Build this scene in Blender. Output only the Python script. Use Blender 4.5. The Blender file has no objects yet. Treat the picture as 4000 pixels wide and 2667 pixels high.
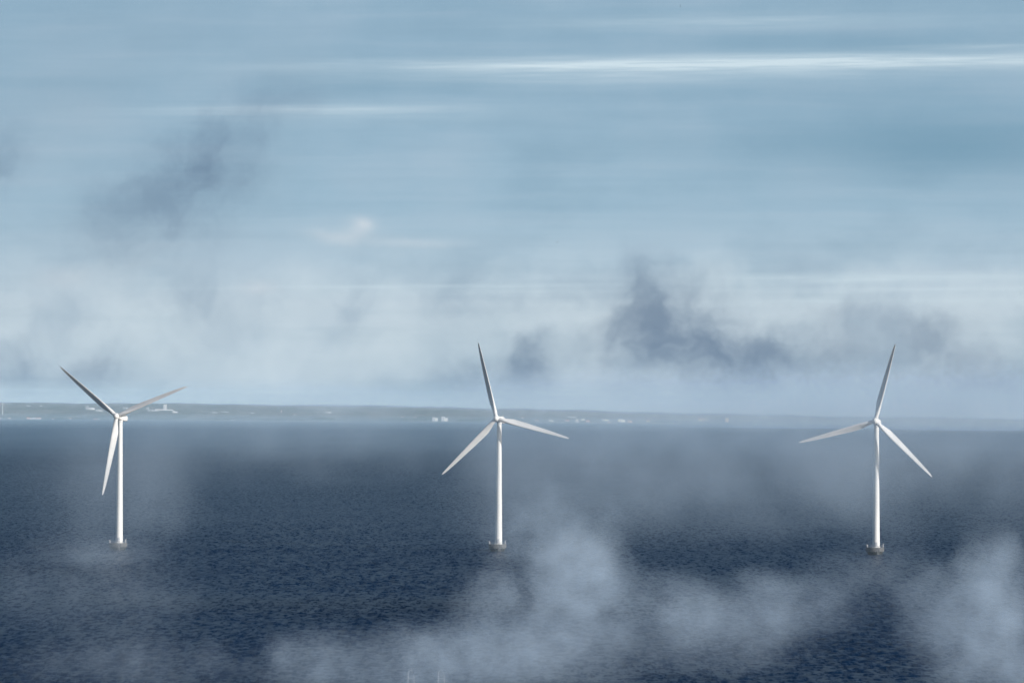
import bpy, bmesh, math, random
import numpy as np
from mathutils import Vector, Matrix

random.seed(7)
rng = np.random.default_rng(7)
SC = bpy.context.scene
COL = SC.collection
R = math.radians

# ------------------------------------------------------------------ camera
FPX = 12000.0                      # focal length in pixels of the 4000 px wide photograph
EYE = 71.4                         # metres above the water
PITCH, ROLL = (1578.0 - 1333.5) / FPX, 0.0065
fwd = Vector((0, math.cos(PITCH), math.sin(PITCH)))
up0 = Vector((0, -math.sin(PITCH), math.cos(PITCH)))
rt0 = Vector((1, 0, 0))
rgt = rt0 * math.cos(ROLL) + up0 * math.sin(ROLL)
upv = up0 * math.cos(ROLL) - rt0 * math.sin(ROLL)
CAM = Vector((0, 0, EYE))
cd = bpy.data.cameras.new("camera")
cd.lens, cd.sensor_width, cd.sensor_fit = 108.0, 36.0, 'HORIZONTAL'
cd.clip_start, cd.clip_end = 1.0, 60000.0
cam = bpy.data.objects.new("camera", cd)
COL.objects.link(cam)
cam.matrix_world = Matrix.Translation(CAM) @ Matrix((rgt, upv, -fwd)).transposed().to_4x4()
SC.camera = cam


def ray(px, py):
    return fwd + rgt * ((px - 2000.0) / FPX) - upv * ((py - 1333.5) / FPX)


def at(px, py, dist):
    d = ray(px, py)
    return CAM + d * (dist / d.y)


# ------------------------------------------------------------------ helpers
def tag(o, label=None, cat=None, group=None, kind=None):
    if label: o["label"] = label
    if cat: o["category"] = cat
    if group: o["group"] = group
    if kind: o["kind"] = kind
    return o


def link(name, me, mat=None, parent=None, smooth=False):
    o = bpy.data.objects.new(name, me)
    COL.objects.link(o)
    if mat and not me.materials: me.materials.append(mat)
    if parent: o.parent = parent
    if smooth:
        me.polygons.foreach_set("use_smooth", [True] * len(me.polygons))
    return o


def empty(name, loc):
    o = bpy.data.objects.new(name, None)
    COL.objects.link(o)
    o.location = loc
    o.empty_display_size = 1
    return o


class MB:
    """collects rings, boxes and tubes into one mesh"""
    def __init__(self): self.v, self.f = [], []

    def box(self, x0, x1, y0, y1, z0, z1):
        b = len(self.v)
        self.v += [(x0, y0, z0), (x1, y0, z0), (x1, y1, z0), (x0, y1, z0), (x0, y0, z1), (x1, y0, z1), (x1, y1, z1), (x0, y1, z1)]
        self.f += [tuple(b + i for i in q) for q in ((0, 3, 2, 1), (4, 5, 6, 7), (0, 1, 5, 4), (1, 2, 6, 5), (2, 3, 7, 6), (3, 0, 4, 7))]

    def loft(self, rings, close=True, caps=True):
        n = len(rings[0])
        b = len(self.v)
        for r in rings: self.v += [tuple(p) for p in r]
        for i in range(len(rings) - 1):
            for j in range(n if close else n - 1):
                k = (j + 1) % n
                self.f.append((b + i * n + j, b + i * n + k, b + (i + 1) * n + k, b + (i + 1) * n + j))
        if caps:
            self.f.append(tuple(b + j for j in reversed(range(n))))
            self.f.append(tuple(b + (len(rings) - 1) * n + j for j in range(n)))

    def lathe(self, prof, n=48, cx=0, cy=0, axis='z'):
        rings = []
        for r, t in prof:
            ring = []
            for j in range(n):
                a = 2 * math.pi * j / n
                if axis == 'z': ring.append((cx + r * math.cos(a), cy + r * math.sin(a), t))
                else: ring.append((r * math.cos(a), t, -r * math.sin(a)))
            rings.append(ring)
        self.loft(rings)

    def tube(self, p, q, r0, r1=None, n=8):
        p, q = Vector(p), Vector(q)
        r1 = r0 if r1 is None else r1
        d = (q - p).normalized()
        a = d.orthogonal().normalized()
        b = d.cross(a)
        mk = lambda c, r: [c + a * (r * math.cos(2 * math.pi * j / n)) + b * (r * math.sin(2 * math.pi * j / n)) for j in range(n)]
        self.loft([mk(p, r0), mk(q, r1)])

    def mesh(self, name):
        me = bpy.data.meshes.new(name)
        me.from_pydata(self.v, [], self.f)
        bm = bmesh.new(); bm.from_mesh(me)
        bmesh.ops.recalc_face_normals(bm, faces=bm.faces)
        bm.to_mesh(me); bm.free()
        me.update()
        return me

    def build(self, name, mat, parent=None, smooth=False, angle=None):
        me = self.mesh(name)
        o = link(name, me, mat, parent, smooth)
        if angle:
            me.set_sharp_from_angle(angle=R(angle))
        return o


# ------------------------------------------------------------------ materials
class NT:
    def __init__(self, nt): self.nt = nt; nt.nodes.clear()

    def n(self, t, **kw):
        nd = self.nt.nodes.new(t)
        for k, v in kw.items(): setattr(nd, k, v)
        return nd

    def set(self, sock, v):
        if isinstance(v, bpy.types.NodeSocket): self.nt.links.new(v, sock)
        elif v is not None: sock.default_value = v

    def m(self, op, a, b=None, c=None, clamp=False):
        nd = self.n('ShaderNodeMath', operation=op, use_clamp=clamp)
        self.set(nd.inputs[0], a); self.set(nd.inputs[1], b)
        if c is not None: self.set(nd.inputs[2], c)
        return nd.outputs[0]

    def vm(self, op, a, b=None, s=None):
        nd = self.n('ShaderNodeVectorMath', operation=op)
        self.set(nd.inputs[0], a)
        if b is not None: self.set(nd.inputs[1], b)
        if s is not None: self.set(nd.inputs['Scale'], s)
        return nd.outputs['Value'] if op in ('DOT_PRODUCT', 'LENGTH') else nd.outputs[0]

    def noise(self, vec, scale, detail=4, rough=.5, dist=0, col=False):
        nd = self.n('ShaderNodeTexNoise')
        if vec is not None: self.set(nd.inputs['Vector'], vec)
        nd.inputs['Scale'].default_value = scale
        nd.inputs['Detail'].default_value = detail
        nd.inputs['Roughness'].default_value = rough
        nd.inputs['Distortion'].default_value = dist
        return nd.outputs['Color' if col else 'Fac']

    def smooth(self, x, a, b, lo=0., hi=1.):
        nd = self.n('ShaderNodeMapRange', interpolation_type='SMOOTHSTEP')
        self.set(nd.inputs[0], x)
        for i, v in enumerate((a, b, lo, hi)): nd.inputs[i + 1].default_value = v
        return nd.outputs[0]

    def mix(self, fac, a, b, blend='MIX'):
        nd = self.n('ShaderNodeMix', data_type='RGBA', blend_type=blend)
        self.set(nd.inputs[0], fac)
        for i, v in ((6, a), (7, b)):
            self.set(nd.inputs[i], (*v, 1) if isinstance(v, tuple) and len(v) == 3 else v)
        return nd.outputs[2]

    def xyz(self, x, y, z=0.):
        nd = self.n('ShaderNodeCombineXYZ')
        for i, v in enumerate((x, y, z)): self.set(nd.inputs[i], v)
        return nd.outputs[0]

    def sep(self, v):
        nd = self.n('ShaderNodeSeparateXYZ'); self.set(nd.inputs[0], v)
        return nd.outputs


def material(name):
    m = bpy.data.materials.new(name); m.use_nodes = True
    t = NT(m.node_tree)
    out = t.n('ShaderNodeOutputMaterial')
    return m, t, out


def surf(name, c0, c1, scale, rough=.5, spec=.5, bump=0., stretch=(1, 1, 1), coord='Object'):
    """two tones of the same surface mixed by noise"""
    m, t, out = material(name)
    tc = t.n('ShaderNodeTexCoord')
    v = t.vm('MULTIPLY', tc.outputs[coord], stretch)
    f = t.smooth(t.noise(v, scale, 6, .6), .35, .68)
    p = t.n('ShaderNodeBsdfPrincipled')
    t.set(p.inputs['Base Color'], t.mix(f, c0, c1))
    p.inputs['Roughness'].default_value = rough
    p.inputs['Specular IOR Level'].default_value = spec
    if bump:
        b = t.n('ShaderNodeBump'); b.inputs['Distance'].default_value = bump
        t.set(b.inputs['Height'], t.noise(v, scale * 3, 5)); t.set(p.inputs['Normal'], b.outputs[0])
    t.set(out.inputs[0], p.outputs[0])
    return m


M = {}
M['tower'] = surf('white_tower_paint', (.80, .80, .78), (.70, .71, .70), .35, .45, .4, stretch=(1, 1, .25))
M['blade'] = surf('blade_gelcoat', (.76, .76, .75), (.64, .65, .65), .25, .4, .4, stretch=(1, 1, .3))
M['nacelle'] = surf('nacelle_shell', (.80, .80, .78), (.72, .73, .72), .8, .4, .4)
M['concrete'] = surf('foundation_concrete', (.145, .147, .15), (.075, .08, .085), .7, .85, .25, .05, (1, 1, .6))
M['wet'] = surf('wet_algae_concrete', (.055, .06, .055), (.025, .032, .034), 1.1, .5, .4, .05)
M['steel'] = surf('white_painted_steel', (.74, .74, .74), (.6, .6, .6), 2., .5, .4)
M['zinc'] = surf('weathered_zinc', (.33, .35, .37), (.25, .27, .3), 3., .6, .4)
M['galv'] = surf('galvanised_steel', (.55, .57, .6), (.42, .44, .47), 3., .45, .5)
M['white_wall'] = surf('white_render', (.93, .92, .9), (.86, .85, .83), .2, .9, .2)
M['pale_wall'] = surf('pale_grey_render', (.62, .63, .63), (.5, .51, .52), .2, .9, .2)
M['pink_wall'] = surf('pinkish_render', (.84, .64, .59), (.74, .54, .5), .2, .9, .2)
M['tile'] = surf('orange_tile_roof', (.46, .23, .14), (.36, .17, .11), .4, .85, .2)
M['flat_roof'] = surf('grey_felt_roof', (.42, .42, .42), (.32, .33, .34), .3, .9, .2)
M['glass'] = surf('dark_window_band', (.06, .08, .1), (.04, .05, .07), .3, .2, .5)
M['sand'] = surf('pale_beach_sand', (.46, .42, .34), (.36, .33, .27), .02, .95, .1)
M['leaf'] = surf('woodland_leaf', (.05, .075, .04), (.03, .048, .03), .06, .9, .1)
M['gull_white'] = surf('white_feathers', (.75, .75, .75), (.6, .6, .62), 9., .9, .1)
M['gull_dark'] = surf('dark_feathers', (.05, .05, .06), (.025, .025, .03), 9., .9, .1)

m, t, out = material('far_land')
pos = t.n('ShaderNodeNewGeometry').outputs['Position']
fields = t.smooth(t.noise(t.vm('MULTIPLY', pos, (.006, .0022, 0)), 1, 3, .5), .42, .58)
trees = t.smooth(t.noise(t.vm('MULTIPLY', pos, (.010, .004, .0)), 1, 5, .65), .5, .6)
c = t.mix(fields, (.105, .114, .112), (.165, .168, .157))
c = t.mix(trees, c, (.07, .085, .075))
p = t.n('ShaderNodeBsdfPrincipled'); t.set(p.inputs['Base Color'], c)
p.inputs['Roughness'].default_value = .95; p.inputs['Specular IOR Level'].default_value = .1
t.set(out.inputs[0], p.outputs[0]); M['land'] = m

# water: deep navy body, reflecting facets roughened by ripples too fine to model
m, t, out = material('sea_water')
pos = t.n('ShaderNodeNewGeometry').outputs['Position']
nrm = t.n('ShaderNodeNewGeometry').outputs['Normal']
r1 = t.vm('SUBTRACT', t.noise(t.vm('MULTIPLY', pos, (.8, .45, 0)), 1, 4, .6, col=True), (.5, .5, .5))
r2 = t.vm('SUBTRACT', t.noise(t.vm('MULTIPLY', pos, (.62, .13, 0)), 1, 3, .6, col=True), (.5, .5, .5))
gust = t.smooth(t.noise(t.vm('MULTIPLY', pos, (.005, .0016, 0)), 1, 4, .6), .34, .66, .75, 1.35)
d = t.vm('MULTIPLY', t.vm('ADD', t.vm('SCALE', r1, s=.7), t.vm('SCALE', r2, s=1.15)), (.95, 1.7, 0))
d = t.vm('SCALE', d, s=gust)
nn = t.vm('NORMALIZE', t.vm('ADD', nrm, d))
p = t.n('ShaderNodeBsdfPrincipled')
p.inputs['Base Color'].default_value = (.0004, .0125, .041, 1)
p.inputs['Roughness'].default_value = .4
p.inputs['Specular IOR Level'].default_value = .3
p.inputs['IOR'].default_value = 1.27
t.set(p.inputs['Normal'], nn)
t.set(out.inputs[0], p.outputs[0]); M['sea'] = m


# ------------------------------------------------------------------ water: real waves, finer near the viewer
def ss(a, b, x):
    u = np.clip((x - a) / (b - a), 0, 1)
    return u * u * (3 - 2 * u)


def make_sea():
    k = .0011
    rows = [120 * 1.05 ** i for i in range(200) if 120 * 1.05 ** i < 690]
    d = 700.0
    while d < 5200: rows.append(d); d *= 1 + k
    while d < 12400: rows.append(d); d *= 1 + 4 * k
    rows = np.array(rows)
    inner = np.linspace(-.19, .19, 1000)
    outer = np.linspace(.19, .75, 60)[1:]
    cols = np.concatenate([-outer[::-1], inner, outer])
    D, T = np.meshgrid(rows, cols, indexing='ij')
    X, Y = D * T, D
    cell = np.maximum(np.gradient(rows)[:, None] * np.ones_like(X), np.abs(np.gradient(cols))[None, :] * D)
    Z = np.zeros_like(X)
    wind = R(-75)                                   # waves run towards the viewer, a little to the right
    for i in range(64):
        L = 2.0 * (8 / 2.0) ** ((i + rng.random()) / 64)
        a = wind + rng.normal(0, .7)
        amp = .0085 * L ** .8 * (.6 + .8 * rng.random())
        kk = 2 * math.pi / L
        lod = 1 - ss(.22, .42, cell / L)
        Z += amp * lod * np.sin(kk * (X * math.cos(a) + Y * math.sin(a)) + rng.random() * 6.28)
    gust = np.zeros_like(X)                         # gusts roughen some stretches more than others
    for i in range(9):
        L = 130 * (7) ** rng.random(); a = rng.random() * 6.28
        gust += np.sin(2 * math.pi / L * (X * math.cos(a) * .6 + Y * math.sin(a)) + rng.random() * 6.28)
    Z *= 1 + .12 * gust
    Z = Z + .35 * np.sign(Z) * 0 + .5 * np.clip(Z, 0, None) ** 2
    nr, nc = X.shape
    me = bpy.data.meshes.new('sea')
    co = np.stack([X, Y, Z], -1).reshape(-1, 3).astype(np.float32)
    idx = np.arange(nr * nc).reshape(nr, nc)
    q = np.stack([idx[:-1, :-1], idx[:-1, 1:], idx[1:, 1:], idx[1:, :-1]], -1).reshape(-1, 4)
    me.vertices.add(len(co)); me.vertices.foreach_set('co', co.ravel())
    me.loops.add(q.size); me.loops.foreach_set('vertex_index', q.ravel().astype(np.int32))
    me.polygons.add(len(q))
    me.polygons.foreach_set('loop_start', np.arange(0, q.size, 4, dtype=np.int32))
    me.polygons.foreach_set('use_smooth', np.ones(len(q), bool))
    me.update(calc_edges=True)
    o = link('sea', me, M['sea'])
    tag(o, kind='structure')
    return o


make_sea()

# ------------------------------------------------------------------ far land
PX = np.array([-6000, -1500, 0, 450, 1000, 1400, 1800, 2300, 2800, 3400, 3900, 6000, 10000])
PZ = np.array([40, 55, 64, 65, 63, 61, 56, 46, 36, 27, 22, 20, 20])


def land_z(x, y):
    P = np.interp(x / 13300.0 * FPX + 2000, PX, PZ)
    P = P + 1.6 * np.sin(x / 130.) + 1.1 * np.sin(x / 47. + 1) + .8 * np.sin(x / 19. + y / 60.)
    z = -2.5 + 5.5 * ss(11980, 12060, y) + (P - 3) * ss(12120, 13350, y)
    return z - 16 * ss(13400, 15000, y)


xs = np.linspace(-5600, 5600, 520)
ys = np.concatenate([np.linspace(11975, 12140, 14), np.linspace(12150, 13500, 60)[0:], np.linspace(13600, 15800, 8)])
Xg, Yg = np.meshgrid(xs, ys, indexing='ij')
Zg = land_z(Xg, Yg)
b = MB()
n0, n1 = Xg.shape
b.v = list(zip(Xg.ravel().tolist(), Yg.ravel().tolist(), Zg.ravel().tolist()))
b.f = [(i * n1 + j, (i + 1) * n1 + j, (i + 1) * n1 + j + 1, i * n1 + j + 1) for i in range(n0 - 1) for j in range(n1 - 1)]
tag(b.build('land', M['land'], smooth=True), kind='structure')
b = MB()                                                    # a strip of pale sand along the waterline
for i in range(n0 - 1):
    for j, (ya, yb) in enumerate(((11990, 12006), (12006, 12022))):
        q = [(xs[i], ya), (xs[i + 1], ya), (xs[i + 1], yb), (xs[i], yb)]
        k = len(b.v)
        b.v += [(x, y + 5 * math.sin(x / 210.) + 4 * math.sin(x / 67.), float(land_z(x, y + 5 * math.sin(x / 210.) + 4 * math.sin(x / 67.))) + .35) for x, y in q]
        b.f.append((k, k + 1, k + 2, k + 3))
tag(b.build('beach', M['sand']), kind='structure')


def ground_hit(px, py):
    d = ray(px, py)
    lo = None
    for k in range(0, 1500):
        y = 12012 + k * 1.0
        p = CAM + d * (y / d.y)
        if float(land_z(p.x, y)) >= p.z:
            return Vector((p.x, y, float(land_z(p.x, y))))
    p = CAM + d * (13300 / d.y)
    return Vector((p.x, 13300, float(land_z(p.x, 13300))))


# x, bottom y, width, height (photo pixels), wall, roof, label
HOUSES = [
    (4, 1636, 6, 4, 'pale', 'flat', 'tiny pale hut on the far shore at the left edge of the photo'),
    (36, 1636, 9, 5, 'white', 'gable', 'small white house with orange roof alone on the shore below the slender white far turbine'),
    (110, 1637, 12, 8, 'pink', 'gable', 'pinkish gabled house, first of the bright row on the left shore'),
    (121, 1637, 7, 4, 'white', 'flat', 'low white shed pressed against the pinkish gabled house on the left shore'),
    (133, 1637, 12, 6, 'white', 'flat', 'white flat house in the middle of the bright row on the left shore'),
    (150, 1637, 17, 7, 'white', 'gable', 'broad white house with orange roof closing the bright row on the left shore'),
    (206, 1638, 8, 4, 'pale', 'gable', 'faint grey house on the shore right of the bright row of houses'),
    (274, 1638, 9, 6, 'pale', 'gable', 'pale grey house alone on the shore halfway to the left turbine'),
    (371, 1639, 13, 5, 'pink', 'gable', 'pinkish house with orange roof on the shore just left of the left turbine hub'),
    (385, 1639, 6, 4, 'pale', 'flat', 'small pale shed beside the pinkish house near the left turbine hub'),
    (111, 1586, 14, 4, 'pale', 'flat', 'long faint building high on the hill above the bright shore houses'),
    (160, 1587, 10, 4, 'pale', 'flat', 'short faint building high on the hill, next to the long faint one'),
    (340, 1600, 11, 15, 'pale', 'flat', 'pale grey block at the upper end of the stepped row behind the left turbine blade'),
    (358, 1600, 20, 8, 'white', 'flat', 'white hall second in the stepped hillside row behind the left turbine blade'),
    (387, 1607, 26, 7, 'pale', 'flat', 'long pale hall lowest in the stepped hillside row behind the left turbine blade'),
    (492, 1598, 22, 7, 'pale', 'flat', 'pale hillside hall just above the rear of the left turbine nacelle'),
    (577, 1600, 9, 9, 'pale', 'flat', 'small square pale block seen below the right-hand blade of the left turbine'),
    (596, 1606, 38, 6, 'pale', 'flat', 'low pale hall in front of the long white building on the hill'),
    (640, 1602, 70, 4, 'white', 'flat', 'very long low white building at the foot of the tower block on the hill'),
    (644, 1598, 11, 19, 'white', 'flat', 'tall white tower block, highest building on the far hill'),
    (683, 1612, 20, 7, 'white', 'flat', 'bright white hall standing alone right of the tower block'),
    (839, 1613, 20, 4, 'pale', 'flat', 'faint grey hall on the slope, just left of a paler low one'),
    (878, 1611, 26, 5, 'pale', 'flat', 'pale low hall on the slope, just right of a faint grey one'),
    (907, 1644, 12, 3, 'pale', 'flat', 'low pale boathouse on the waterline between the left and middle turbines'),
    (986, 1615, 14, 4, 'pale', 'flat', 'small pale building on the slope left of the thin pink tower'),
    (1099, 1611, 4, 9, 'pink', 'flat', 'thin pinkish tower on the slope between the left and middle turbines'),
    (1151, 1621, 8, 4, 'pale', 'gable', 'small pale house on the slope right of the thin pink tower'),
    (1242, 1613, 4, 5, 'pale', 'flat', 'tiny pale hut on the slope above the dark wood'),
    (1283, 1613, 20, 5, 'white', 'flat', 'bright white long hall on the slope above the dark wood'),
    (1572, 1630, 10, 4, 'pale', 'gable', 'faint pale house right of the dark wood, farther from the middle turbine'),
    (1622, 1632, 9, 3, 'pale', 'gable', 'low faint house right of the dark wood, nearer the two blocks'),
    (1699, 1645, 20, 15, 'white', 'flat', 'square whitish block on the shore, farther from the middle turbine of a pair'),
    (1736, 1645, 22, 18, 'white', 'flat', 'taller whitish block on the shore, nearer the middle turbine of a pair'),
    (2041, 1635, 10, 6, 'pale', 'gable', 'pale house seen just above the right-hand blade of the middle turbine'),
    (2097, 1645, 14, 6, 'pale', 'gable', 'pale house on the shore past the wind vane of the middle turbine'),
    (2153, 1646, 18, 6, 'white', 'flat', 'whitish low block opening the shore village right of the middle turbine'),
    (2216, 1646, 14, 8, 'pink', 'gable', 'pinkish gabled house under the long raised hall of the shore village'),
    (2235, 1631, 34, 5, 'pale', 'flat', 'long pale hall raised above the other houses of the shore village'),
    (2254, 1649, 10, 12, 'white', 'flat', 'narrow white tower-like house in the shore village'),
    (2277, 1641, 14, 4, 'white', 'flat', 'low white shed right of the narrow tower-like house'),
    (2297, 1649, 14, 8, 'pink', 'gable', 'pinkish gabled house at the end of the first part of the shore village'),
    (2366, 1643, 24, 6, 'white', 'flat', 'low white hall alone in the gap of the shore village'),
    (2379, 1651, 8, 4, 'pink', 'gable', 'tiny pink hut on the waterline below the low white hall in the gap'),
    (2428, 1648, 26, 10, 'white', 'flat', 'large white block of the shore village, left of a pink one'),
    (2461, 1650, 18, 9, 'pink', 'flat', 'pink block adjoining the large white block of the shore village'),
    (2532, 1648, 14, 8, 'white', 'gable', 'white gabled house closing the shore village to the right'),
    (2557, 1628, 4, 6, 'pale', 'flat', 'tiny pale hut on the slope above the white gabled house'),
    (2734, 1645, 14, 12, 'white', 'gable', 'bright white gabled house, largest of three close together near the round tank'),
    (2749, 1645, 8, 11, 'pink', 'gable', 'narrow pink house in the middle of three close together near the round tank'),
    (2764, 1644, 12, 8, 'pale', 'flat', 'pale low house nearest the round tank of three close together'),
    (3246, 1622, 12, 4, 'pale', 'flat', 'very faint hall on the slope left of the right turbine'),
]
for (px, py, w, h, wall, roof, label) in HOUSES:
    g = ground_hit(px, py)
    s = g.y / FPX
    w, h = w * s, h * s
    dpt = min(18, max(5, w * .55))
    root = empty('house' if roof == 'gable' else 'building', (g.x, g.y + dpt / 2, g.z - .6))
    root.rotation_euler.z = R(random.uniform(-14, 14))
    hw = h * (.62 if roof == 'gable' else 1) + .6
    if w > 15 and roof == 'flat':                        # stepped volumes
        b = MB(); c = random.uniform(-.12, .2) * w
        b.box(-w / 2, c, -dpt / 2, dpt / 2, 0, hw); b.box(c, w / 2, -dpt / 2 + .8, dpt / 2, 0, hw * random.uniform(.72, .9))
        b.build('wall', M[wall + '_wall'], root)
    else:
        b = MB(); b.box(-w / 2, w / 2, -dpt / 2, dpt / 2, 0, hw); b.build('wall', M[wall + '_wall'], root)
    b = MB()
    if roof == 'gable':
        e = .35
        ring = lambda x: [(x, -dpt / 2 - e, hw), (x, dpt / 2 + e, hw), (x, 0, hw + h * .45)]
        b.loft([ring(-w / 2 - e), ring(w / 2 + e)])
        b.build('roof', M['tile'], root)
    else:
        b.box(-w / 2 - .15, (c if w > 15 else w / 2) + .15, -dpt / 2 - .15, dpt / 2 + .15, hw, hw + .35)
        b.build('roof', M['flat_roof' if wall == 'pale' else wall + '_wall'], root)
    if h > 4.5:
        z = 1.4
        xe = (c if w > 15 and roof == 'flat' else w / 2)
        while z + 1.2 < hw:
            b = MB(); b.box(-w / 2 + .5, xe - .5, -dpt / 2 - .04, -dpt / 2 + .1, z, z + .9); z += 3.0
            b.build('window', M['glass'], root)
    tag(root, label, 'house' if roof == 'gable' else 'building', 'buildings on the far shore')

# round tank
g = ground_hit(2839, 1648)
root = empty('storage_tank', (g.x, g.y + 8, g.z - .5))
b = MB(); b.lathe([(7.4, 0), (7.4, 13.5)], 32); b.build('shell', M['pink_wall'], root, True, 40)
b = MB(); b.lathe([(7.6, 13.5), (7.6, 13.9), (5, 15.4), (2, 16.1), (.3, 16.3)], 32); b.build('roof', M['white_wall'], root, True, 40)
tag(root, 'round pinkish white storage tank on the far shore', 'tank')

# woods on the far shore: one mass nobody could count
b = MB()
def clump(c, r):
    bm = bmesh.new()
    bmesh.ops.create_icosphere(bm, subdivisions=2, radius=1)
    k = len(b.v)
    for v in bm.verts:
        q = 1 + random.uniform(-.28, .28)
        b.v.append((c[0] + v.co.x * r * q, c[1] + v.co.y * r * q, c[2] + v.co.z * r * q * .9))
    b.f += [tuple(k + v.index for v in f.verts) for f in bm.faces]
    bm.free()
for (x0, x1, yb, hh, n) in ((1216, 1308, 1641, 11, 46), (820, 900, 1640, 6, 26), (1000, 1190, 1641, 6, 40), (560, 700, 1637, 6, 34), (180, 330, 1636, 5, 34),
                            (1480, 1690, 1641, 7, 44), (1780, 1880, 1644, 7, 30), (2560, 2720, 1650, 7, 40), (2860, 3100, 1653, 7, 40), (3450, 4000, 1660, 8, 70), (700, 1000, 1606, 5, 44), (1300, 1700, 1600, 5, 46), (60, 330, 1600, 5, 40), (860, 1180, 1581, 4, 40), (1250, 1480, 1582, 4, 30), (1560, 1800, 1583, 4, 30), (300, 620, 1579, 4, 36)):
    for i in range(n):
        px = random.uniform(x0, x1)
        g = ground_hit(px, yb - random.uniform(0, 2))
        edge = min(1, (px - x0) / 14, (x1 - px) / 14)
        r = hh * (.34 + .22 * random.random()) * (.5 + .5 * edge)
        clump((g.x, g.y + random.uniform(0, 25), g.z + r * .7), r)
        if hh > 8: clump((g.x + random.uniform(-3, 3), g.y + 20, g.z + hh * .55 * edge), r * .8)
o = b.build('woodland', M['leaf'])
tag(o, 'dark belts of trees along the far shore', 'woodland', kind='stuff')


# ------------------------------------------------------------------ wind turbines
def blade_mesh(Lb=38.2):
    b = MB(); rings = []
    key_r = [0, 1.4, 2.6, 5, 8, 12, 18, 24, 30, 34, 36.4, 37.6, 38.1, 38.25]
    key_c = [1.85, 1.85, 1.95, 2.65, 3.2, 3.05, 2.6, 2.15, 1.68, 1.25, .92, .58, .26, .06]
    key_t = [1, 1, .97, .62, .38, .29, .24, .21, .19, .18, .18, .18, .2, .3]
    key_b = [34, 34, 34, 33, 31, 27, 22, 19, 16, 15, 15, 15, 15, 15]
    rr = sorted(set(key_r + list(np.linspace(0, 38, 60))))
    for r in rr:
        c, tt, be = (float(np.interp(r, key_r, k)) for k in (key_c, key_t, key_b))
        be = R(be)
        air = 1 - max(0, min(1, (tt - .4) / .55))       # 0 = round root, 1 = aerofoil
        off = .5 - .18 * air                            # pitch axis along the chord
        ring = []
        for j in range(28):
            a = 2 * math.pi * j / 28
            x = .5 * math.cos(a) + .5                   # 1 = leading edge
            prof = math.sin(a) * (1 * (1 - air) + air * (1.32 * (x ** .8 + .03)))
            th = .5 * tt * prof
            camber = .05 * air * math.sin(math.pi * x)
            cx = (x - (1 - off)) * c
            cy = (th + camber) * c
            X = cx * math.cos(be) + cy * math.sin(be)
            Y = -cx * math.sin(be) + cy * math.cos(be)
            Y -= .9 * (r / 38) ** 2 * .6                # slight flex / pre-bend upwind
            ring.append((X, Y, r))
        rings.append(ring)
    b.loft(rings)
    return b.mesh('blade')


def super_ring(y, hw, hz, zc, n=32, e=.42):
    ring = []
    for j in range(n):
        a = 2 * math.pi * j / n
        ca, sa = math.cos(a), math.sin(a)
        ring.append((hw * math.copysign(abs(ca) ** e, ca), y, zc + hz * math.copysign(abs(sa) ** e, sa)))
    return ring


HUB = 64.0
BM = blade_mesh(); BM.materials.append(M['blade'])
BM.polygons.foreach_set('use_smooth', [True] * len(BM.polygons))


def make_turbine(label):
    root = empty('wind_turbine', (0, 0, 0))
    tag(root, label, 'wind turbine', 'offshore wind turbines in a row')
    cx, cy = -.5, 0
    b = MB(); b.lathe([(3.3, -3), (3.45, 0), (3.6, .5), (4.12, 1.4)], 64, cx, cy); b.build('waterline_cone', M['wet'], root, True, 40)
    b = MB(); b.lathe([(4.12, 1.4), (4.34, 1.55), (4.36, 2.2), (4.36, 3.3), (4.2, 3.45)], 64, cx, cy)
    plat = b.build('foundation', M['concrete'], root, True, 35)
    b = MB()
    for i in range(20):
        a = 2 * math.pi * i / 20
        x, y = cx + 4.1 * math.cos(a), cy + 4.1 * math.sin(a)
        b.tube((x, y, 3.4), (x, y, 4.5), .035)
    for z in (3.95, 4.5):
        for i in range(40):
            a, a2 = 2 * math.pi * i / 40, 2 * math.pi * (i + 1) / 40
            b.tube((cx + 4.1 * math.cos(a), cy + 4.1 * math.sin(a), z), (cx + 4.1 * math.cos(a2), cy + 4.1 * math.sin(a2), z), .025, n=6)
    b.build('railing', M['zinc'], plat)
    for sx, hh in ((-1, 1.3), (1, 1.75)):                # bollard and davit at the platform edge
        b = MB(); x = cx + sx * 3.75
        b.tube((x, -1.2, 3.4), (x, -1.2, 3.4 + hh), .16, .13, 12)
        b.tube((x, -1.2, 3.4 + hh), (x + sx * .5, -1.5, 3.4 + hh + .12), .1, .07, 10)
        b.build('davit', M['steel'], plat, True)
    b = MB()
    for s in (-.35, .35): b.tube((cx + 1.0 + s, -4.35, -1), (cx + 1.0 + s, -4.45, 4.4), .07)
    for i in range(16): b.tube((cx + .65, -4.42, -.4 + i * .3), (cx + 1.35, -4.42, -.4 + i * .3), .03, n=6)
    b.build('ladder', M['zinc'], plat)
    b = MB()
    prof = [(1.98, 3.42), (1.98, 3.7), (1.77, 3.72)]
    for i in range(1, 25):
        z = 3.72 + (62.4 - 3.72) * i / 24
        prof.append((1.77 - .68 * i / 24, z))
    b.lathe(prof, 64); tw = b.build('tower', M['tower'], root, True, 30)
    for z in (22.5, 42.):
        b = MB(); r = 1.77 - .68 * (z - 3.72) / 58.68 + .035
        b.lathe([(r, z), (r, z + .18)], 64); b.build('flange', M['steel'], tw, True, 30)
    b = MB(); b.box(-.45, .45, -1.83, -1.6, 3.9, 6.0)
    b.build('door', M['galv'], tw)
    return root


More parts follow.
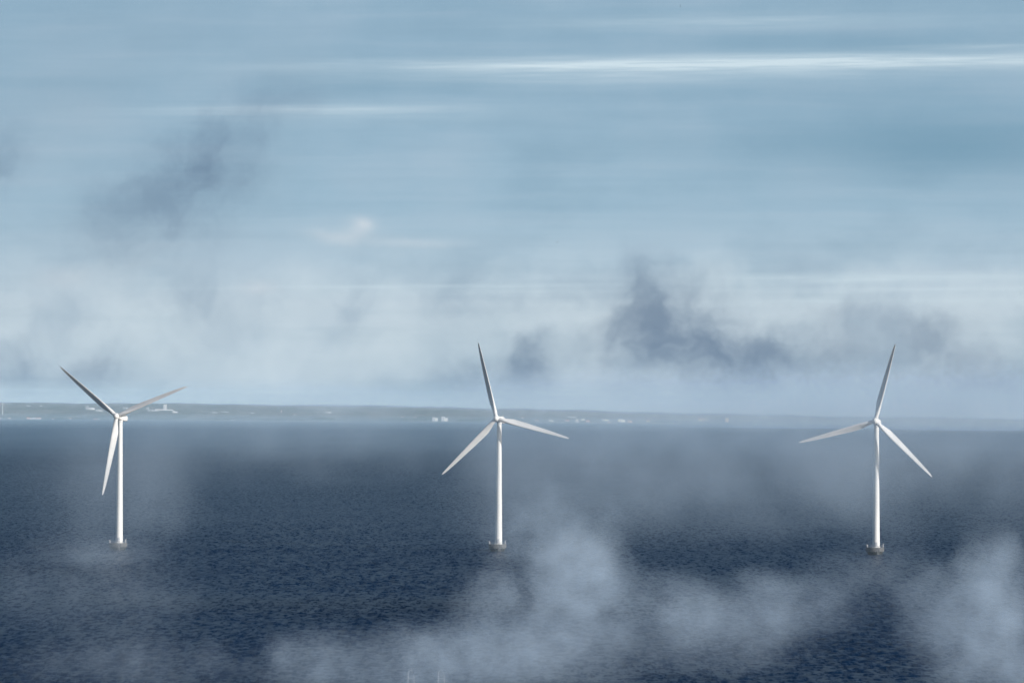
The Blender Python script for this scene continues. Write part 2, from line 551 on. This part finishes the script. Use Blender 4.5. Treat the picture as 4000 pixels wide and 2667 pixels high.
def add_head(root, yaw, phi):
    A = Matrix.Rotation(R(yaw), 4, 'Z')
    Tl = Matrix.Rotation(R(-5), 4, 'X')
    F = Matrix.Translation((0, 0, HUB - .35)) @ A @ Tl    # nacelle frame, -Y faces the wind
    b = MB()
    b.loft([super_ring(*s) for s in ((-3.0, 1.05, 1.05, .35, 32, 1.0), (-2.3, 1.25, 1.3, .3, 32, .85), (-1.2, 1.5, 1.5, .2), (1.5, 1.62, 1.6, .12), (4.2, 1.58, 1.52, .1),
                                     (5.8, 1.42, 1.3, .12), (6.6, 1.15, 1.0, .15, 32, .6), (6.95, .6, .55, .2, 32, .8))])
    na = b.build('nacelle', M['nacelle'], root, True, 50); na.matrix_local = F
    b = MB(); b.tube((0, 5.3, 1.4), (0, 5.4, 2.9), .22, .10, 12); b.tube((-.45, 5.37, 2.5), (.45, 5.37, 2.5), .05); b.box(-.03, .03, 5.3, 5.9, 2.55, 2.85)
    b.build('wind_vane', M['steel'], na, True, 40)
    b = MB(); b.box(-.8, .8, 3.0, 4.6, 1.6, 1.82); b.build('hatch', M['steel'], na)
    b = MB(); b.lathe([(1.28, -2.9), (1.28, -1.9)], 40); b.build('yaw_bearing', M['steel'], root, True, 40).location = (0, 0, HUB - .2 + .6)
    H = Matrix.Translation(F @ Vector((0, -4.5, .35))) @ A @ Tl
    b = MB(); b.lathe([(.02, -2.15), (.45, -2.08), (.85, -1.85), (1.2, -1.4), (1.42, -.8), (1.52, 0), (1.5, .8), (1.35, 1.45), (1.1, 1.6)], 48, axis='y')
    hb = b.build('hub', M['nacelle'], root, True, 50); hb.matrix_local = H
    for k in range(3):
        bl = link('blade', BM, None, root)
        bl.matrix_local = H @ Matrix.Rotation(R(90 - (phi + 120 * k)), 4, 'Y') @ Matrix.Translation((0, 0, .2))


def copy_tree(o, parent=None):
    c = o.copy(); COL.objects.link(c); c.parent = parent
    for ch in o.children: copy_tree(ch, c)
    return c


def water_point(px, py):
    d = ray(px, py)
    return CAM + d * (-CAM.z / d.z)


T1 = make_turbine('white wind turbine with one blade hanging beside its tower, foundation half lost in mist')
specs = [(T1, 465, 2147, -15.5, 21.9, None),
         (None, 1947, 2152, -17.5, -14.3, 'white wind turbine in the middle, its top blade leaning a little left'),
         (None, 3422, 2165, -14.7, 76.1, 'white wind turbine with top blade leaning right, its concrete foundation sharp and clear of mist')]
turb = []
for o, px, py, yaw, phi, lab in specs:
    if o is None:
        o = copy_tree(T1); o['label'] = lab
    turb.append((o, px, py, yaw, phi))
for o, px, py, yaw, phi in turb:
    o.location = water_point(px, py)
    add_head(o, yaw, phi)

# small turbine on the far coast
g = ground_hit(10, 1619)
root = empty('wind_turbine', g)
tag(root, 'distant slender white wind turbine on the far shore at the left edge', 'wind turbine')
b = MB(); b.lathe([(1.8, -1), (1.5, 12), (1.1, 44)], 24); b.build('tower', M['tower'], root, True, 40)
b = MB(); b.loft([super_ring(*s) for s in ((-2, .9, .9, 44.8, 20, .8), (3.5, 1.1, 1.1, 44.8, 20, .6), (5, .6, .6, 44.8, 20, .8))]); b.build('nacelle', M['nacelle'], root, True, 50)
b = MB(); b.lathe([(.05, -3.6), (.8, -3.1), (1.0, -2), ], 24, axis='y'); hb = b.build('hub', M['nacelle'], root, True, 50); hb.location.z = 44.8
for k in range(3):
    bl = link('blade', BM, None, root)
    bl.matrix_local = Matrix.Translation((0, -2.8, 44.8)) @ Matrix.Rotation(R(6 + 120 * k), 4, 'Y') @ Matrix.Scale(.36, 4)

# ------------------------------------------------------------------ two beacons at the lower edge, deep in the mist
def beacon(px, py, dist, label):
    p = at(px, py, dist)
    top = p.z
    root = empty('beacon', (p.x, p.y, 0))
    tag(root, label, 'beacon', 'pale beacons standing in the near mist')
    for s, tp in ((-1, .93), (1, .72)):
        b = MB(); b.tube((s * .85, 0, -2), (s * .72, 0, top * tp - .3), .16, .11, 12)
        b.build('pile', M['zinc'], root, True, 40)
    b = MB(); b.tube((-.72, 0, top * .93 - .35), (.1, 0, top), .08, .06, 10); b.tube((.72, 0, top * .72 - .35), (.1, 0, top), .05, .04, 10)
    b.tube((.1, 0, top - .1), (.1, 0, top + .3), .09, .03, 10)
    b.build('cap_frame', M['zinc'], root, True, 40)
    b = MB(); b.box(-.9, .9, -.18, .18, top * .55, top * .55 + .12); b.build('crossbar', M['zinc'], root)
    return root
beacon(1606, 2614, 768, 'pale twin-legged beacon rising from the mist at the lower edge, fainter with gently arched top')
beacon(1724, 2611, 768, 'pale twin-legged beacon rising from the mist at the lower edge, nearer the middle turbine')


# ------------------------------------------------------------------ birds
def bird(px, py, dist, span, rot, label, dip=.25):
    root = empty('bird', at(px, py, dist)); root.rotation_euler = rot
    tag(root, label, 'bird')
    b = MB(); s = span
    prof = [(-.21, .004), (-.19, .018), (-.12, .03), (-.03, .05), (.06, .055), (.13, .042), (.165, .03), (.195, .032), (.22, .022), (.245, .006), (.262, .001)]
    b.loft([[(r * s * math.cos(2 * math.pi * j / 14), y * s, r * s * .9 * math.sin(2 * math.pi * j / 14)) for j in range(14)] for y, r in prof])
    tail = [[(-.05 * s, -.3 * s, 0), (.05 * s, -.3 * s, 0), (.05 * s, -.3 * s, .006 * s), (-.05 * s, -.3 * s, .006 * s)], [(-.015 * s, -.17 * s, -.004), (.015 * s, -.17 * s, -.004), (.015 * s, -.17 * s, .01 * s), (-.015 * s, -.17 * s, .01 * s)]]
    b.loft(tail)
    b.build('body', M['gull_white'], root, True)
    for sd in (-1, 1):
        w = MB(); st = [(.02, .02, .11, 0, .02), (.14, .05, .11, .06, .018), (.27, .06, .085, .07, .012), (.4, .0, .055, .02, .008), (.5, -.09, .012, -dip * .2, .003)]
        w.loft([[(sd * x * s, (yc + c) * s, z * s), (sd * x * s, (yc + c * .2) * s, (z + th) * s), (sd * x * s, (yc - c) * s, z * s), (sd * x * s, (yc + c * .2) * s, (z - th * .4) * s)] for x, yc, c, z, th in st])
        w.build('wing', M['gull_dark'], root, True)
bird(2657, 24, 760, .86, (R(20), R(82), R(30)), 'dark and white bird banking steeply high in the sky at the top edge')
bird(2177, 947, 900, 1.15, (R(4), R(-14), R(20)), 'thin grey bird gliding in open sky above the middle turbine')
bird(3099, 1623, 1100, .95, (R(10), R(-48), R(15)), 'tiny dark bird flying low over the sea left of the right turbine')


# ------------------------------------------------------------------ air: even haze, a low mist on the far water, drifting banks of mist
def vol_mat(name, color, density, aniso=0.):
    m, t, out = material(name)
    pv = t.n('ShaderNodeVolumePrincipled')
    pv.inputs['Color'].default_value = (*color, 1)
    pv.inputs['Density'].default_value = density
    pv.inputs['Anisotropy'].default_value = -.3
    t.set(out.inputs['Volume'], pv.outputs[0])
    return m, t, pv


def vbox(name, x0, x1, y0, y1, z0, z1, mat):
    b = MB(); b.box(x0, x1, y0, y1, z0, z1)
    return tag(b.build(name, mat), kind='stuff')


HAZE_C = (.48, .74, 1.0)
vbox('haze', -9000, 9000, -300, 16500, -6, 178, vol_mat('haze_air', HAZE_C, 1.6e-5)[0])
vbox('mist', -8000, 8000, 3600, 12900, -4, 24, vol_mat('low_sea_mist', HAZE_C, .65e-4)[0])
vbox('mist', -8500, 8500, 8000, 16400, -4.3, 130, vol_mat('far_shore_mist', (.66, .87, 1.0), .75e-4)[0])


def patch(px, py, rx, rz, dist, tau, seed, ry=None, veil=False, size=1.):
    """a drifting bank of mist: an ellipsoid of droplets torn by turbulence"""
    dist *= 1 + .0011 * (seed % 29) + .00017 * seed      # no two banks share a face plane
    s = dist / FPX
    c = at(px, py, dist)
    rx, rz = rx * s * 1.5, rz * s * 1.5
    ry = (ry or max(30, min(90, .5 * (rx + rz)))) + .37 * seed
    m, t, pv = vol_mat('mist_bank_air', (.67, .83, 1.0), 0)
    tc = t.n('ShaderNodeTexCoord').outputs['Object']
    pos = t.vm('ADD', t.n('ShaderNodeNewGeometry').outputs['Position'], (seed * 137.3, seed * 71.9, seed * 31.7))
    sc = 1 / (size * max(14., .55 * min(rx, rz)))
    wv = t.vm('SUBTRACT', t.noise(pos, sc * .9, 3, .5, col=True), (.5, .5, .5))
    q = t.vm('ADD', tc, t.vm('SCALE', wv, s=1.25))
    d2 = t.vm('DOT_PRODUCT', q, q)
    inside = t.m('SUBTRACT', 1., d2, clamp=True)
    tear = t.smooth(t.noise(pos, sc * (1.1 if veil else 2.2), 5, .54), .33, .68, .5 if veil else .12, 1.15 if veil else 1.45)
    dens = t.m('MULTIPLY', t.m('MULTIPLY', inside, inside), tear)
    edge = t.m('SUBTRACT', 1., t.vm('LENGTH', tc), clamp=True)   # nothing reaches the box sides
    dens = t.m('MULTIPLY', dens, t.smooth(edge, 0, .25))
    t.set(pv.inputs['Density'], t.m('MULTIPLY', dens, tau * (.64 if dist < 800 else .6 if dist < 3000 else .8) / (.62 * ry)))
    m.cycles.volume_step_rate = (9. if dist < 3000 else 90.) / ((rx + ry + rz) * 2 / 30)
    b = MB(); b.box(-1, 1, -1, 1, -1, 1)
    o = b.build('mist', m)
    o.location = c; o.scale = (rx, ry, rz)
    tag(o, kind='stuff')
    return o


PATCHES = [  # x, y, rx, ry (photo pixels), distance, optical depth
    (2260, 1820, 480, 330, 1010, .54), (2960, 1790, 520, 290, 1020, .55), (3420, 1760, 360, 300, 1000, .45), (3900, 1720, 360, 330, 1050, .42), (1150, 1690, 700, 180, 1200, .25),
    (480, 1900, 330, 270, 1060, .27), (330, 2300, 430, 190, 740, .12), (440, 2160, 190, 70, 1250, .1), (2150, 2090, 260, 180, 980, .36),
    (2270, 2220, 180, 160, 720, .85), (2440, 2370, 330, 150, 705, .48), (2060, 2400, 260, 180, 690, .55), (3010, 2370, 330, 130, 715, .52),
    (1760, 2590, 380, 160, 670, .75), (1240, 2600, 250, 120, 700, .5), (3890, 2270, 140, 180, 710, .95), (3800, 2430, 270, 200, 690, .82),
    (3950, 2640, 280, 180, 660, .6), (2230, 2550, 330, 130, 650, .45), (2800, 2480, 320, 130, 660, .42), (520, 2590, 420, 110, 660, .17), (3430, 2260, 250, 130, 730, .18),
]
for i, a in enumerate(PATCHES):
    patch(*a, seed=i + 1, veil=a[4] >= 1000 and a[4] != 1010.5)
# banks far out that hide parts of the coast
for i, a in enumerate([(2450, 1540, 450, 100, 9500, .55), (3150, 1575, 600, 130, 9800, 1.15), (3850, 1580, 450, 140, 9300, 1.1), (1950, 1535, 260, 80, 9600, .5), (1350, 1560, 300, 60, 9700, .3)]):
    patch(*a, seed=60 + i, ry=500, size=.5)

for i, a in enumerate([(500, 1588, 800, 44, 13050, 1.05), (1700, 1594, 800, 44, 13000, 1.15), (2950, 1602, 800, 44, 13000, 1.2), (-700, 1585, 800, 44, 13050, 1.)]):
    patch(*a, seed=70 + i, ry=520, veil=True)

# ------------------------------------------------------------------ daylight
SUN_AZ, SUN_EL = R(123), R(21)                       # clockwise from +Y
sd = bpy.data.lights.new('sun', 'SUN')
sd.energy, sd.angle, sd.color = 4.6, R(.53), (1.0, .965, .915)
so = bpy.data.objects.new('sun', sd); COL.objects.link(so)
sv = Vector((math.sin(SUN_AZ) * math.cos(SUN_EL), math.cos(SUN_AZ) * math.cos(SUN_EL), math.sin(SUN_EL)))
so.rotation_euler = sv.to_track_quat('Z', 'Y').to_euler()
so.location = (0, 0, 400)

w = bpy.data.worlds.new("World"); SC.world = w; w.use_nodes = True
t = NT(w.node_tree)
out = t.n('ShaderNodeOutputWorld'); bg = t.n('ShaderNodeBackground')
t.set(out.inputs[0], bg.outputs[0])
SKY_K = .09
sky = t.n('ShaderNodeTexSky', sky_type='NISHITA', sun_disc=False, sun_elevation=SUN_EL, sun_rotation=SUN_AZ, altitude=60, air_density=1., dust_density=1.6, ozone_density=2.)
dirv = t.vm('NORMALIZE', t.n('ShaderNodeTexCoord').outputs['Generated'])
dx, dy, dz = t.sep(dirv)
skyv = t.xyz(dx, dy, t.m('MAXIMUM', dz, .012))
t.set(sky.inputs[0], skyv)
bg.inputs['Strength'].default_value = SKY_K
# direction of view as a bearing and a height above the horizon, in units of 1/12000, measured about north (+Y)
el = t.m('ARCSINE', dz)
dyc = t.m('MAXIMUM', dy, .1)
U = t.m('MULTIPLY_ADD', t.m('DIVIDE', dx, dyc), FPX, 2000.)
V = t.m('ADD', t.m('MULTIPLY_ADD', t.m('DIVIDE', dz, dyc), -FPX, 1578.), t.m('MULTIPLY', t.m('SUBTRACT', U, 2000.), ROLL))
UV = t.xyz(U, V)


def ramp(fac, stops):
    nd = t.n('ShaderNodeValToRGB'); t.set(nd.inputs[0], fac)
    e = nd.color_ramp.elements
    while len(e) < len(stops): e.new(.5)
    for q, (p_, c_) in zip(e, stops): q.position = p_; q.color = (*c_, 1)
    return nd.outputs[0]


lin = lambda r, g, b_: tuple(((x / 255 + .055) / 1.055) ** 2.4 for x in (r, g, b_))
veil = ramp(t.m('MULTIPLY_ADD', V, 1 / 1800., .1, clamp=True),
            [(.1, lin(146, 178, 200)), (.32, lin(149, 181, 203)), (.55, lin(158, 189, 210)), (.66, lin(178, 202, 219)), (.76, lin(196, 213, 225)), (.87, lin(192, 210, 222)), (.98, lin(172, 192, 207))])

warp = t.vm('SUBTRACT', t.noise(t.vm('SCALE', UV, s=1 / 260.), 1, 4, .55, col=True), (.5, .5, .5))
UVw = t.vm('ADD', UV, t.vm('MULTIPLY', warp, (300, 260, 0)))
warp2 = t.vm('SUBTRACT', t.noise(t.vm('MULTIPLY', UV, (1 / 700., 1 / 160., 0)), 1, 4, .55, col=True), (.5, .5, .5))
fine = t.vm('SUBTRACT', t.noise(t.vm('SCALE', UV, s=1 / 95.), 1, 4, .6, col=True), (.5, .5, .5))
UVb = t.vm('ADD', UVw, t.vm('MULTIPLY', fine, (75, 70, 0)))
UVs = t.vm('ADD', UV, t.vm('MULTIPLY', warp2, (200, 26, 0)))


def blob(u, v, su, sv, k, src):
    q = t.vm('MULTIPLY', t.vm('SUBTRACT', src, (u, v, 0)), (1 / su, 1 / sv, 0))
    return t.m('MULTIPLY', t.m('POWER', 2.718, t.m('MULTIPLY', t.vm('DOT_PRODUCT', q, q), -1.)), k)


def blobs(lst, src):
    s_ = None
    for a in lst:
        x = blob(*a, src)
        s_ = x if s_ is None else t.m('ADD', s_, x)
    return s_


c = veil
# wide soft mottling of the cloud veil
mot = t.m('SUBTRACT', t.noise(t.vm('MULTIPLY', UV, (1 / 760., 1 / 430., 0)), 1, 5, .55), .5)
c = t.mix(t.m('MULTIPLY', mot, 1.9, clamp=True), c, lin(176, 198, 216))
c = t.mix(t.m('MULTIPLY', mot, -1.7, clamp=True), c, lin(118, 155, 180))
# fine horizontal streaks of high cloud
stv = t.m('SUBTRACT', t.noise(t.vm('MULTIPLY', UVs, (1 / 1500., 1 / 75., 0)), 1, 4, .55), .5)
c = t.mix(t.m('MULTIPLY', stv, .75, clamp=True), c, lin(196, 210, 224))
c = t.mix(t.m('MULTIPLY', stv, -.6, clamp=True), c, lin(112, 148, 172))
# mist rolling above the horizon
low = t.m('MULTIPLY', t.smooth(V, 880, 1180), t.smooth(V, 2500, 1750))
bil = t.m('SUBTRACT', t.noise(t.vm('SCALE', UVw, s=1 / 330.), 1, 4, .5), .5)
c = t.mix(t.m('MULTIPLY', t.m('MULTIPLY', bil, 2.6, clamp=True), low), c, lin(214, 229, 238))
c = t.mix(t.m('MULTIPLY', t.m('MULTIPLY', bil, -2.4, clamp=True), low), c, lin(138, 163, 186))
# placed streaks: (azimuth, elevation) centre and spread, strength
tilt = t.xyz(U, t.m('MULTIPLY_ADD', t.m('SUBTRACT', U, 2900.), .008, V))
tilts = t.vm('ADD', tilt, t.vm('MULTIPLY', warp2, (120, 8, 0)))
st = blobs([(2900, 243, 1500, 24, .6), (3400, 238, 1000, 36, .4), (2450, 252, 800, 11, .3), (2500, 285, 1100, 40, .35), (1150, 414, 560, 17, .32), (1300, 430, 700, 40, .16), (2900, 82, 750, 30, .28),
            (3800, 185, 260, 10, .3), (1600, 1108, 700, 9, .35), (3400, 1088, 900, 20, .45), (3500, 1135, 800, 10, .3), (3300, 1180, 900, 18, .3), (2000, 1130, 500, 14, .25)], tilts)
fib = t.smooth(t.noise(t.vm('MULTIPLY', tilts, (1 / 420., 1 / 17., 0)), 1, 5, .6), .3, .7, .55, 1.2)
st = t.m('MULTIPLY', st, fib)
c = t.mix(t.m('MINIMUM', st, .95), c, lin(214, 232, 241))
pk = blobs([(1398, 872, 46, 28, .6), (1325, 915, 120, 28, .42), (1590, 945, 190, 20, .26), (250, 1090, 130, 50, .35), (1010, 1125, 70, 36, .35)], t.vm('ADD', UV, t.vm('MULTIPLY', warp, (110, 70, 0))))
c = t.mix(t.m('MINIMUM', pk, .8), c, lin(220, 227, 234))
br = blobs([(2330, 1240, 170, 80, .5), (2000, 1300, 420, 90, .35), (3000, 1230, 180, 70, .4), (3800, 1230, 300, 90, .3), (2250, 1500, 130, 90, .3), (1050, 1480, 330, 100, .4), (600, 1300, 350, 120, .35), (1500, 1420, 260, 90, .35), (2350, 1580, 160, 50, .3), (2650, 1480, 130, 60, .3)], UVw)
c = t.mix(t.m('MINIMUM', br, .8), c, lin(216, 231, 239))
gm = blobs([(250, 420, 330, 330, .4), (420, 1000, 420, 160, .3), (950, 700, 200, 250, .14), (1150, 250, 220, 200, .15), (700, 120, 300, 160, .15)], UVw)
c = t.mix(t.m('MINIMUM', gm, .8), c, lin(163, 183, 200))
dk = blobs([(800, 630, 150, 110, .75), (660, 780, 210, 130, .6), (880, 520, 140, 90, .3), (1040, 400, 160, 110, .22), (520, 920, 190, 120, .3), (-20, 620, 110, 130, .4), (60, 1480, 130, 100, .4), (380, 1440, 130, 70, .45),
            (2500, 1120, 90, 110, .5), (2600, 1100, 80, 90, .3), (2560, 1240, 150, 120, .75), (2690, 1320, 230, 120, .95), (2830, 1400, 240, 120, .8), (3060, 1370, 230, 90, .5), (2860, 1550, 140, 80, .8), (2400, 1370, 140, 80, .4),
            (2070, 1450, 100, 85, 1.0), (1800, 1490, 130, 70, .5), (2000, 1580, 200, 50, .3),
            (3300, 1220, 150, 60, .25), (3600, 1300, 210, 80, .55), (3700, 1430, 220, 80, .5), (3800, 1540, 280, 70, .7), (3200, 1400, 160, 70, .4), (3450, 1560, 200, 60, .45), (2420, 1570, 220, 40, .4), (1150, 1560, 240, 35, .3), (3050, 1590, 260, 50, .5)], UVb)
dk = t.m('MULTIPLY', dk, t.smooth(t.noise(t.vm('SCALE', UVw, s=1 / 170.), 1, 4, .55), .28, .72, .4, 1.25))
dk = t.m('SUBTRACT', 1., t.m('POWER', 2.718, t.m('MULTIPLY', dk, -1.25)))
c = t.mix(t.m('MULTIPLY', dk, .95), c, lin(95, 119, 149))
dk2 = blobs([(3750, 560, 800, 140, .75), (3300, 360, 900, 50, .2), (3300, 160, 800, 45, .3), (1500, 330, 500, 34, .3), (200, 330, 400, 50, .25)], UVs)
c = t.mix(t.m('MINIMUM', dk2, .8), c, lin(112, 154, 180))
# the veil thins out overhead and away from this part of the sky, where the plain clear sky takes over
over = t.smooth(t.m('ABSOLUTE', el), .16, .30, 1., 0.)
front = t.smooth(dy, .2, .75)
fac = t.m('MULTIPLY', t.m('MULTIPLY', over, front), .9)
cloud = t.vm('SCALE', c, s=1 / SKY_K)
t.set(bg.inputs['Color'], t.mix(fac, sky.outputs[0], cloud))

# ------------------------------------------------------------------ render settings
SC.view_settings.view_transform = 'Standard'
SC.view_settings.look = 'None'
SC.view_settings.gamma = 1
SC.view_settings.exposure = 0
SC.cycles.use_denoising = True
SC.cycles.max_bounces = 6
SC.cycles.transparent_max_bounces = 64
SC.cycles.denoising_input_passes = 'RGB_ALBEDO'
SC.cycles.volume_bounces = 1
SC.cycles.volume_step_rate = 1.0
SC.cycles.volume_max_steps = 256
SC.cycles.sample_clamp_indirect = 4
